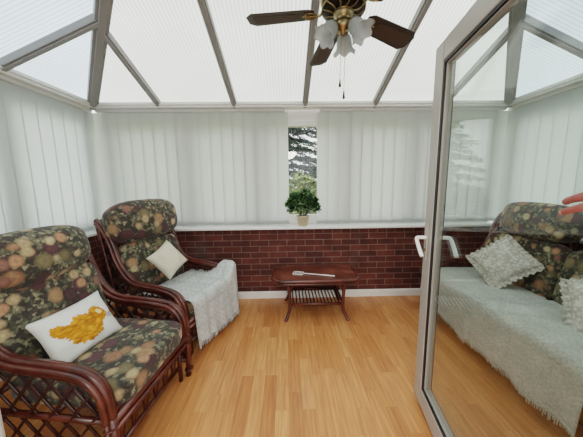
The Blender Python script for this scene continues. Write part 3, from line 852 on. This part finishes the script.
for i in range(700):
    a = rr.uniform(0, 2*pi); e = math.asin(rr.uniform(-.25, 1)); r = rr.uniform(.55, 1.)**.6
    c = Vector((.192*r*cos(a)*cos(e), .10*r*sin(a)*cos(e), .225+.19*r*sin(e)))
    if c.z < .13 and math.hypot(c.x, c.y) < .09: continue
    if c.y > .0 and abs(c.x) > .125: c.y = -c.y
    out = (c-Vector((0, 0, .17))).normalized()
    d = (out+Vector((rr.uniform(-.7, .7), rr.uniform(-.7, .7), rr.uniform(-.7, .4)))).normalized()
    leaf(leaves, c, d, (out+Vector((0, 0, .6))).normalized(), rr.uniform(.035, .058), rr.uniform(.026, .042))
m.build('stem', M['leaf'], pp, smooth=True)
leaves.build('foliage', M['leaf'], pp, recalc=False)

# ------------------------------------------------------------------ ceiling fan
FX, FY, FZ, FR, FA = .312, 1.43, 2.322, .515, -.150
fan = thing('ceiling_fan', 'brass ceiling fan with brown blades and frosted light shades', 'ceiling fan', (FX, FY, FZ), rot=(-.077, .025, 0))
zc = zr(YB-FY)-.03-FZ
m = MB(); m.lathe([(0, zc), (.06, zc), (.062, zc-.02), (.04, zc-.05), (.014, zc-.06), (0, zc-.06)], seg=24); m.build('canopy', M['brass'], fan, smooth=True)
m = MB(); m.tube([(0, 0, .15), (0, 0, zc-.03)], .011, 12); m.build('downrod', M['brass'], fan, smooth=True)
m = MB()
m.lathe([(0, .17), (.035, .17), (.05, .15), (.09, .135), (.120, .105), (.125, .07), (.119, .045), (.104, .03), (0, .03)], seg=32)
m.build('motor_housing', M['brass'], fan, smooth=True)
m = MB(); m.lathe([(.104, .032), (.112, .020), (.108, .008), (.09, -.002), (.06, -.006), (0, -.006)], seg=32); m.build('motor_plate', M['dark_brass'], fan, smooth=True)
m = MB()
for i in range(12):
    a = 2*pi*i/12
    pts = [Vector((.05*cos(a), .05*sin(a), -.008)), Vector((.08*cos(a+.12), .08*sin(a+.12), -.004)), Vector((.108*cos(a), .108*sin(a), .009))]
    m.tube(spline(pts, 4), .0042, 6)
m.tube([(.110*cos(t), .110*sin(t), .012) for t in [2*pi*i/40 for i in range(40)]], .005, 6, closed=True)
m.tube([(.048*cos(t), .048*sin(t), -.009) for t in [2*pi*i/30 for i in range(30)]], .005, 6, closed=True)
m.build('motor_filigree', M['brass'], fan, smooth=True)
def blade_poly(r0, r1, w0, w1, ch):
    pts = [(r0, -w0*.32), (r0+.03, -w0/2), (r1-ch, -w1/2), (r1, -w1/2+ch*1.0), (r1, w1/2-ch*1.0), (r1-ch, w1/2), (r0+.03, w0/2), (r0, w0*.32)]
    return pts
for k in range(5):
    th = pi/2-(FA+k*2*pi/5)                       # plan angle from +X
    pit = radians(-13)
    Mx = Matrix.Rotation(th, 4, 'Z') @ Matrix.Rotation(pit, 4, 'X')
    br = MB().prism(blade_poly(.15, FR, .108, .132, .032), -.003, .003, Mx).build('blade', M['blade'], fan, bevel=.0015)
    MB().prism(blade_poly(.23, FR-.035, .066, .082, .018), -.0045, -.0028, Mx).build('cane_inset', M['caning'], br)
    ir = MB()
    P = lambda x, y, z: Mx @ Vector((x, y, z))
    ir.tube(spline([Vector((.11*cos(th), .11*sin(th), .012)), P(.12, 0, -.006), P(.15, 0, -.008)], 5), .007, 8)
    for s in (-1, 1):
        ir.tube(spline([P(.135, 0, -.008), P(.15, s*.022, -.008), P(.175, s*.034, -.007), P(.198, s*.022, -.007), P(.188, s*.008, -.007), P(.172, s*.012, -.007)], 4), .0042, 6)
    ir.tube(spline([P(.15, 0, -.008), P(.18, 0, -.007), P(.215, 0, -.007)], 4), .0045, 6)
    for (x, y) in ((.175, .03), (.175, -.03), (.21, 0)): ir.lathe([(0, -.004), (.006, -.003), (.007, 0)], P(x, y, -.005), 8)
    ir.build('blade_bracket', M['brass'], fan, smooth=True)
m = MB()
m.lathe([(.046, -.008), (.05, -.02), (.034, -.03), (.026, -.045), (.042, -.055), (.047, -.075), (.036, -.092), (.016, -.10), (.012, -.115), (0, -.118)], seg=24)
m.build('light_fitter', M['brass'], fan, smooth=True)
for k, az in enumerate((radians(196), radians(318), radians(72))):
    tl = radians(38)
    A_ = Vector((cos(az), sin(az), 0)); ax = (A_*sin(tl)+Vector((0, 0, -cos(tl)))).normalized()
    base = Vector((.032*cos(az), .032*sin(az), -.05))+ax*.015
    rotm = Vector((0, 0, 1)).rotation_difference(ax).to_matrix()
    m = MB(); m.tube([Vector((.03*cos(az), .03*sin(az), -.045)), base+ax*.01], .009, 8); m.lathe([(.016, -.012), (.024, -.004), (.024, .016), (.0, .016)], base+ax*.015, 16, mat=rotm)
    m.build('lamp_holder', M['brass'], fan, smooth=True)
    def wob(r, z, a):
        q = max(0, (z-.055)/.05); return r*(1+.13*q*sin(6*a)), z+.012*q*sin(6*a+1)
    m = MB(); m.lathe([(.020, 0), (.032, .012), (.039, .033), (.041, .055), (.044, .072), (.054, .086), (.060, .091)], base+ax*.018, 36, mat=rotm, wob=wob)
    m.build('lamp_shade', M['frosted'], fan, smooth=True, solid=.003)
for dx, L in ((-.012, .25), (.010, .31)):
    m = MB(); m.tube([(dx, -.01, -.10), (dx, -.01, -.10-L)], .0014, 5); pc = m.build('pull_chain', M['brass'], fan)
    m = MB(); m.lathe([(0, .006), (.003, .004), (.0045, -.012), (.007, -.028), (.004, -.034), (0, -.034)], (dx, -.01, -.10-L), 12); m.build('chain_knob', M['dark_brass'], pc, smooth=True)

# ------------------------------------------------------------------ garden beyond the window
struct(MB().add([(-30, YB+.3, -.35), (30, YB+.3, -.35), (30, 60, -.35), (-30, 60, -.35)], [(0, 1, 2, 3)]).build('ground', M['lawn'], recalc=False))
def conifer(label, x, y, h, r, seed):
    root = thing('conifer_tree', label, 'tree', (x, y, -.35)); rr = random.Random(seed)
    m = MB(); m.tube([(0, 0, 0), (0.03, 0, h*.5), (0, 0, h)], [.16, .11, .02], 10); m.build('trunk', M['bark'], root, smooth=True)
    m = MB(); z = .9
    while z < h:
        rad = r*(1-z/h)**.8+.1
        nb = 15
        for k in range(nb):
            a = 2*pi*(k+rr.random()*.8)/nb; L = rad*rr.uniform(.75, 1.1); n = int(L*26)+4
            for i in range(n):
                t = (i+rr.random())/n; dr = L*t
                c = Vector((dr*cos(a), dr*sin(a), z-.22*L*t*t+.06*rr.uniform(-1, 1)+.25*L*max(0, t-.6)**2))
                for s in range(3):
                    d = Vector((cos(a)+rr.uniform(-.9, .9), sin(a)+rr.uniform(-.9, .9), rr.uniform(-.7, .2))).normalized()
                    l = rr.uniform(.14, .30); sd = d.orthogonal().normalized()*rr.uniform(.018, .04)
                    m.add([c+sd, c-sd, c+d*l], [(0, 1, 2)])
        z += rr.uniform(.30, .40)
    m.build('foliage', M['conifer'], root, recalc=False); return root
conifer('dark spreading conifer beyond the back window', -.3, 11.5, 9.5, 3.4, 5)
def bush(name, label, x, y, rx, rz, mat, seed, n=1500):
    root = thing(name, label, 'shrub', (x, y, -.35)); rr = random.Random(seed); m = MB()
    for i in range(n):
        a = rr.uniform(0, 2*pi); e = math.asin(rr.uniform(-.7, 1)); q = rr.uniform(.6, 1)
        c = Vector((rx*q*cos(a)*cos(e), rx*.7*q*sin(a)*cos(e), rz*.5+rz*.5*q*sin(e)))
        leaf(m, c, Vector((rr.uniform(-1, 1), rr.uniform(-1, 1), rr.uniform(-.3, 1))), Vector((0, -.3, 1)), rr.uniform(.08, .15), rr.uniform(.05, .08))
    m.build('foliage', mat, root, recalc=False)
    m = MB()
    for i in range(6): m.tube([(0, 0, 0), (rx*.4*cos(i), rx*.3*sin(i), rz*.7)], [.02, .008], 6)
    m.build('stem', M['bark'], root, smooth=True)
bush('garden_shrub', 'yellow-green garden shrub seen through the window above the pot plant', .32, 5.6, .62, 2.05, M['shrub'], 3)
bush('garden_shrub', 'olive garden shrub low at the right of the window view', 1.35, 7.2, .62, 2.3, M['shrub_b'], 4)

# ------------------------------------------------------------------ hand holding the door (right edge)
def skinned(name, chains, mat, sub=2):
    """chains: list of lists of (pos, radius); first vertex of each later chain welds to the given index"""
    vs, es, rs = [], [], []
    for ch in chains:
        prev = None
        for it in ch:
            if isinstance(it, int): prev = it; continue
            p, r = it; vs.append(p); rs.append(r)
            if prev is not None: es.append((prev, len(vs)-1))
            prev = len(vs)-1
    me = bpy.data.meshes.new(name); me.from_pydata(vs, es, []); o = bpy.data.objects.new(name, me); COL.objects.link(o)
    sk = o.modifiers.new('s', 'SKIN'); sk.branch_smoothing = .6
    for i, r in enumerate(rs):
        q = me.skin_vertices[0].data[i]; q.radius = (r, r); q.use_root = i == 0
    ss = o.modifiers.new('u', 'SUBSURF'); ss.levels = ss.render_levels = sub
    dg = bpy.context.evaluated_depsgraph_get(); ev = o.evaluated_get(dg); nm = bpy.data.meshes.new_from_object(ev)
    bpy.data.objects.remove(o); nm.materials.clear(); nm.materials.append(mat)
    for p in nm.polygons: p.use_smooth = True
    o = bpy.data.objects.new(name, nm); COL.objects.link(o); return o
# hand frame: origin at wrist; +X towards fingertips, +Y thumb side (up), +Z away from the palm
def hand():
    fing = []
    chains = [[((-.26, -.02, .03), .040), ((-.12, -.008, .012), .034), ((-.03, 0, .004), .028), ((0, 0, 0), .027), ((.045, .0, 0), .024)]]
    # palm metacarpals branch from index 4
    specs = [(.030, .086, [.042, .026, .021], .0088, (.06, .12, .10)), (.010, .091, [.046, .030, .022], .0090, (.08, .3, .3)),
             (-.010, .086, [.042, .028, .021], .0085, (.5, .85, .5)), (-.029, .077, [.034, .021, .018], .0074, (.55, .9, .55))]
    for (y, x, ls, r, bends) in specs:
        p = Vector((x, y, .002)); ch = [4, ((.066, y*.75, 0), .0135), (tuple(p), .0118)]
        ang = 0
        for L, bnd in zip(ls, bends):
            ang += bnd; p = p+Vector((cos(ang)*L, y*.10*L/.04, -sin(ang)*L)); r *= .95; ch.append((tuple(p), r))
        chains.append(ch); fing.append((p, ang, r))
    chains.append([3, ((.028, .026, -.010), .0160), ((.050, .034, -.026), .0120), ((.072, .030, -.040), .0100), ((.088, .026, -.048), .0082)])
    return chains, fing
chs, fing = hand()
hd = skinned('hand', chs, M['skin'])
gl = lambda s, off, z: Vector((hinge.x, hinge.y, 0))+dd*s+Vector((-dd.y, dd.x, 0))*off+Vector((0, 0, z))
tag(hd, 'hand of a person at the right edge, fingers resting on the door glass', 'person')
xd = (dd*1.0+Vector((0, 0, -.22))).normalized(); zd = Vector((-dd.y, dd.x, 0))  # away from the palm = out of the glass towards camera side
yd = zd.cross(xd).normalized(); zd = xd.cross(yd)
wr = gl(.050, .070, 1.441)
hd.matrix_world = Matrix(((xd.x, yd.x, zd.x, wr.x), (xd.y, yd.y, zd.y, wr.y), (xd.z, yd.z, zd.z, wr.z), (0, 0, 0, 1)))
for (p, ang, r) in fing:
    m = MB(); dx_ = Vector((cos(ang), 0, -sin(ang))); nz_ = Vector((sin(ang), 0, cos(ang)))
    m.grid(4, 4, lambda u, v: p+dx_*(-.010+.014*u)+Vector((0, (v-.5)*r*1.25, 0))+nz_*(r*1.0-.0035*(2*v-1)**2-.002*u))
    m.build('fingernail', M['nail'], hd, smooth=True)
m = MB(); m.tube([(-.24, -.018, .028), (-.32, -.028, .038), (-.42, -.05, .06)], [.048, .054, .06], 16); m.tube([(-.238+.0, -.018+.049*cos(t), .028+.049*sin(t)) for t in [2*pi*i/20 for i in range(20)]], .006, 6, closed=True)
m.build('sleeve', M['sleeve'], hd, smooth=True)

# ------------------------------------------------------------------ world, light, camera
w = bpy.data.worlds.new('overcast'); SC.world = w; w.use_nodes = True
nt = w.node_tree; nt.nodes.clear()
tc = nt.nodes.new('ShaderNodeTexCoord'); sp_ = nt.nodes.new('ShaderNodeSeparateXYZ'); nt.links.new(tc.outputs['Generated'], sp_.inputs[0])
rp = nt.nodes.new('ShaderNodeValToRGB'); nt.links.new(sp_.outputs[2], rp.inputs[0])
rp.color_ramp.elements[0].position = 0.; rp.color_ramp.elements[0].color = (.62, .62, .60, 1)
rp.color_ramp.elements[1].position = 1.; rp.color_ramp.elements[1].color = (.94, .97, 1., 1)
e = rp.color_ramp.elements.new(.06); e.color = (.86, .87, .87, 1)
bg = nt.nodes.new('ShaderNodeBackground'); nt.links.new(rp.outputs[0], bg.inputs[0]); bg.inputs[1].default_value = 1.55
ow = nt.nodes.new('ShaderNodeOutputWorld'); nt.links.new(bg.outputs[0], ow.inputs[0])

la = bpy.data.lights.new('added_fill_light', 'AREA'); la.shape = 'DISK'; la.size = .5; la.energy = 16.; la.color = (1., .93, .84)  # unseen fill lamp, added to brighten the room through the doorway
lo_ = bpy.data.objects.new('added_fill_light', la); COL.objects.link(lo_); lo_.location = (.05, -1.1, 2.3); lo_.rotation_euler = (radians(38), 0, 0)
cam = bpy.data.cameras.new('camera'); co = bpy.data.objects.new('camera', cam); COL.objects.link(co); SC.camera = co
F, PI_, YA, RO = 248.94, radians(8.085), radians(1.142), radians(-.671)
cam.sensor_fit = 'HORIZONTAL'; cam.sensor_width = 36.; cam.lens = F/583*36; cam.clip_start = .02
R0 = Vector((cos(YA), -sin(YA), 0)); U0 = Vector((sin(YA)*sin(PI_), cos(YA)*sin(PI_), cos(PI_))); FW = Vector((sin(YA)*cos(PI_), cos(YA)*cos(PI_), -sin(PI_)))
Rv = R0*cos(RO)+U0*sin(RO); Uv = U0*cos(RO)-R0*sin(RO); Bv = -FW
co.matrix_world = Matrix(((Rv.x, Uv.x, Bv.x, 0), (Rv.y, Uv.y, Bv.y, 0), (Rv.z, Uv.z, Bv.z, 1.4417), (0, 0, 0, 1)))

SC.view_settings.view_transform = 'Filmic'
SC.view_settings.look = 'Medium High Contrast'
SC.view_settings.exposure = .80
SC.cycles.use_denoising = True
SC.cycles.max_bounces = 12; SC.cycles.diffuse_bounces = 6; SC.cycles.transparent_max_bounces = 16; SC.cycles.transmission_bounces = 8
SC.cycles.sample_clamp_indirect = 6.
